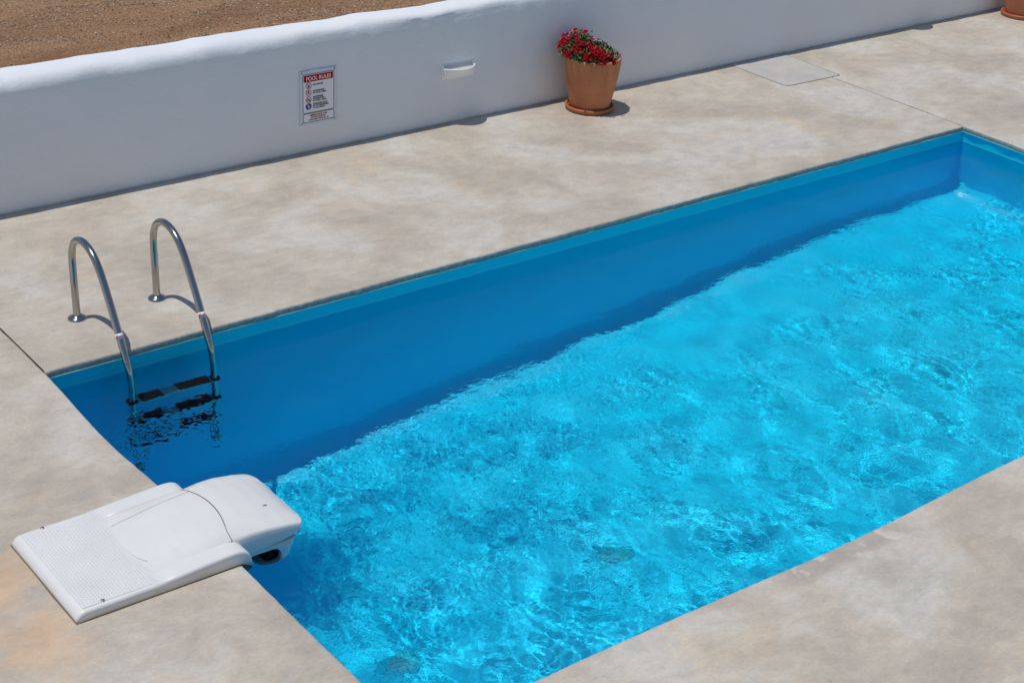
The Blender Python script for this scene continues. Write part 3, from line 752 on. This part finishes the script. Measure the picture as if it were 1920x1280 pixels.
def crown(x, tt):
    at = abs(tt)
    zc_ = np.interp(x, [-.42, -.37, -.30, -.2, -.1, 0, .1, .2, .28, .34, .38, .405, .42], [.050, .064, .080, .098, .110, .117, .116, .103, .082, .058, .034, .010, -.012])
    zs_ = np.interp(x, [-.42, -.37, -.30, -.2, -.1, 0, .1, .19, .28, .34, .38, .405, .42], [.048, .056, .067, .084, .096, .104, .103, .092, .074, .055, .036, .016, .0])
    ze_ = np.interp(x, [-.42, -.37, -.2, -.1, 0, .1, .18, .28, .34, .37, .40, .42], [.046, .050, .058, .063, .069, .075, .072, .056, .040, .028, .005, -.01])
    T1 = .68
    if at < T1: return zc_ + (zs_ - zc_) * (at / T1) ** 2.4
    return zs_ + (ze_ - zs_) * ((at - T1) / (1 - T1)) ** 1.7
x_front_lid = lambda tt: -.408 + .045 * abs(tt / .7) ** 2.5
seam = lambda tt: .004 + .034 * max(0, 1 - (abs(tt) / .8) ** 2)
def skin(name, x0f, x1f, t0, t1, nu, nv, low_z=None, groove=True, thick=.004):
    P = np.zeros((nu, nv, 3))
    for j in range(nv):
        tt = t0 + (t1 - t0) * j / (nv - 1)
        for i in range(nu):
            s_ = i / (nu - 1); x = x0f(tt) + (x1f(tt) - x0f(tt)) * s_
            P[i, j] = (x - OX, tt * HW, crown(x, tt))
    o = np_grid(name, P, m_plastic, fu); sm = o.modifiers.new('s', 'SOLIDIFY'); sm.thickness = thick; sm.offset = -1
    bevel(o, .0012, 2, 40); return o
skin('access_lid', x_front_lid, lambda t_: seam(t_) - .002, -.676, .676, 40, 33)
for sg_ in (-1, 1):
    skin('lid_shoulder', lambda t_: -.405 + .03 * ((abs(t_) - .68) / .32), lambda t_: seam(t_) - .002, sg_ * .686, sg_ * 1.0, 40, 12)
    # side skirts of the hump above the arms
    mb = MB(); n_ = 24; v = []; f = []
    for i in range(n_):
        x = -.27 + (.002 + .27) * i / (n_ - 1); z1_ = crown(x, 1.0) - .002
        v += [(x - OX, sg_ * (HW - .0005), z1_), (x - OX, sg_ * (HW - .0005), .03), (x - OX, sg_ * (HW - .008), .03), (x - OX, sg_ * (HW - .008), z1_)]
    for i in range(n_ - 1):
        for k in range(4): f.append((i * 4 + k, i * 4 + (k + 1) % 4, i * 4 + 4 + (k + 1) % 4, i * 4 + 4 + k))
    mb.add(v, f); mb.build('skirt', m_plastic, fu)
# added dark grey sheet below the seams, standing in for shade in the gaps
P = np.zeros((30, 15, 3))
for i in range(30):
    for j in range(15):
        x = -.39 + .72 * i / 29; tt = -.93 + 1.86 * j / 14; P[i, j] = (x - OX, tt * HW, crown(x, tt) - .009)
np_grid('seam_shade_sheet', P, mat('seam_shade_grey', (.16, .16, .16), .6), fu)
# nose cap: top skin continued by side and front skirts
def nose_cap():
    nu, nv, ns = 44, 61, 7
    P = np.zeros((nu, nv + 2 * ns, 3))
    def xf(tt):
        a = abs(tt)
        if a < .62: return .424 - .014 * (a / .62) ** 2
        if a < .72: return .410 - .022 * ((a - .62) / .10)
        return .388 - .030 * ((a - .72) / .28) ** 2.5
    for j in range(nv):
        tt = -1 + 2 * j / (nv - 1)
        for i in range(nu):
            s_ = i / (nu - 1); s_ = 1 - (1 - s_) ** 1.25
            x = seam(tt) + .002 + (xf(tt) - seam(tt) - .002) * s_
            bul = 1 + .03 * sin(pi * min(1, max(0, (x - .02) / .34)))
            P[i, j + ns] = (x - OX, tt * HW * bul, crown(x, tt) + .004 * (abs(tt) > .72) * min(1, max(0, (x - .25) / .1)))
    # side skirts
    for sd2, idx in ((-1, range(ns - 1, -1, -1)), (1, range(nv + ns, nv + 2 * ns))):
        src = ns if sd2 < 0 else nv + ns - 1
        for k, j in enumerate(idx):
            q = (k + 1) / ns
            for i in range(nu):
                base = P[i, src].copy(); X_ = base[0] + OX
                zb = np.interp(X_, [0, .07, .2, .3, .36, .39], [-.040, -.030, -.022, -.012, -.004, -.012])
                base[1] += sd2 * (.006 * sin(q * pi)) ; base[2] = base[2] + (zb - base[2]) * q ** 1.0
                base[0] -= .012 * q * (i / (nu - 1)) ** 6
                P[i, j] = base
    o = np_grid('nose_cap', P, m_plastic, fu)
    # front skirt
    F_ = np.zeros((nv + 2 * ns, 6, 3))
    for j in range(nv + 2 * ns):
        e = P[-1, j]
        for k in range(6):
            q = k / 5; zb = -.016
            F_[j, k] = (e[0] + .004 * sin(q * pi) - .012 * q, e[1], e[2] + (min(zb, e[2] - .0005 * k) - e[2]) * q)
    np_grid('nose_lip', F_, m_plastic, fu)
nose_cap()
# scuffed notch and faint mark on the cap
mb = MB(); mb.box(.246 - OX, .268 - OX, -1.893 - OY, -1.886 - OY, crown(.257, .4) - .002, crown(.257, .4) + .0026); mb.build('latch_notch', m_screw, fu)
# lower body with the skimmer mouth cut in its near side
def body_sec(z, x1, hw, rc=.05, k=6):
    pts = []
    x0 = -.034
    for i in range(k + 1): a = -pi / 2 + pi / 2 * i / k; pts.append((x1 - rc + rc * cos(a), -hw + rc + rc * sin(a), z))
    for i in range(k + 1): a = pi / 2 * i / k; pts.append((x1 - rc + rc * cos(a), hw - rc + rc * sin(a), z))
    pts += [(x0, hw, z), (x0, -hw, z)]
    return [(x, y + OY, z_) for x, y, z_ in pts]
S = [(-.75, .05, .15), (-.30, .05, .15), (-.20, .09, .19), (-.176, .24, .21), (-.168, .29, .224), (-.16, .317, .233), (-.11, .333, .238), (-.07, .346, .242), (-.040, .355, .245), (-.036, .353, .243), (-.034, .344, .232), (-.012, .344, .232), (.02, .33, .22)]
lb = loft([body_sec(z, x1, hw) for z, x1, hw in S], 'lower_body', m_plastic, fu)
cut = []
k_ = 8; pts = [(-.06, -.055), ]
prof_c = [(-.2, -.052), (.10, -.058), (.20, -.060)]
for i in range(k_ + 1): a = pi / 2 - (pi) * i / k_; prof_c.append((.215 + .05 * cos(a), -.113 + .053 * sin(a)))
prof_c += [(.16, -.19), (-.2, -.19)]
n = len(prof_c); v = [(x - OX, -.32, z) for x, z in prof_c] + [(x - OX, .12, z) for x, z in prof_c]
ct = mesh('cutter', v, [tuple(range(n)), tuple(range(n, 2 * n))[::-1]] + [(i, n + i, n + (i + 1) % n, (i + 1) % n) for i in range(n)], m_plastic, fu)
bm = bmesh.new(); bm.from_mesh(ct.data); bmesh.ops.recalc_face_normals(bm, faces=bm.faces); bm.to_mesh(ct.data); bm.free()
bo = lb.modifiers.new('b', 'BOOLEAN'); bo.operation = 'DIFFERENCE'; bo.object = ct; bo.solver = 'EXACT'
bpy.context.view_layer.update()
nm_ = bpy.data.meshes.new_from_object(lb.evaluated_get(bpy.context.evaluated_depsgraph_get()))
lb.modifiers.clear(); lb.data = nm_; bpy.data.objects.remove(ct)
for p_ in lb.data.polygons: p_.use_smooth = True
lb.data.set_sharp_from_angle(angle=radians(40))
UNDER.append(lb)
mb = MB(); mb.tube([(.222 - OX, -.214, -.105), (.222 - OX, .05, -.105)], .042, 24); UNDER.append(mb.build('intake_basket', m_black, fu, True))

# ------------------------------------------------------------------ floor drains
for lx, lab in ((2.486, 'round green grey drain on the pool floor, nearer the middle of the pool'), (1.02, 'round green grey drain on the pool floor, nearer the filter block')):
    zf = float(floor_z(lx)); d0 = empty('floor_drain', (lx, -1.91, zf)); tag(d0, lab, 'drain', 'drains on the pool floor')
    mb = MB(); mb.lathe([(0, .03), (.06, .03), (.10, .022), (.125, .008), (.13, 0)], 32); UNDER.append(mb.build('cover', m_drain, d0, True))
    mb = MB()
    for k in range(10): a = 2 * pi * k / 10; mb.tube([(.035 * cos(a), .035 * sin(a), .032), (.105 * cos(a), .105 * sin(a), .024)], .005, 6)
    UNDER.append(mb.build('rib', m_drain_dark, d0))
CA += UNDER
for o in CA: o.cycles.is_caustics_receiver = True
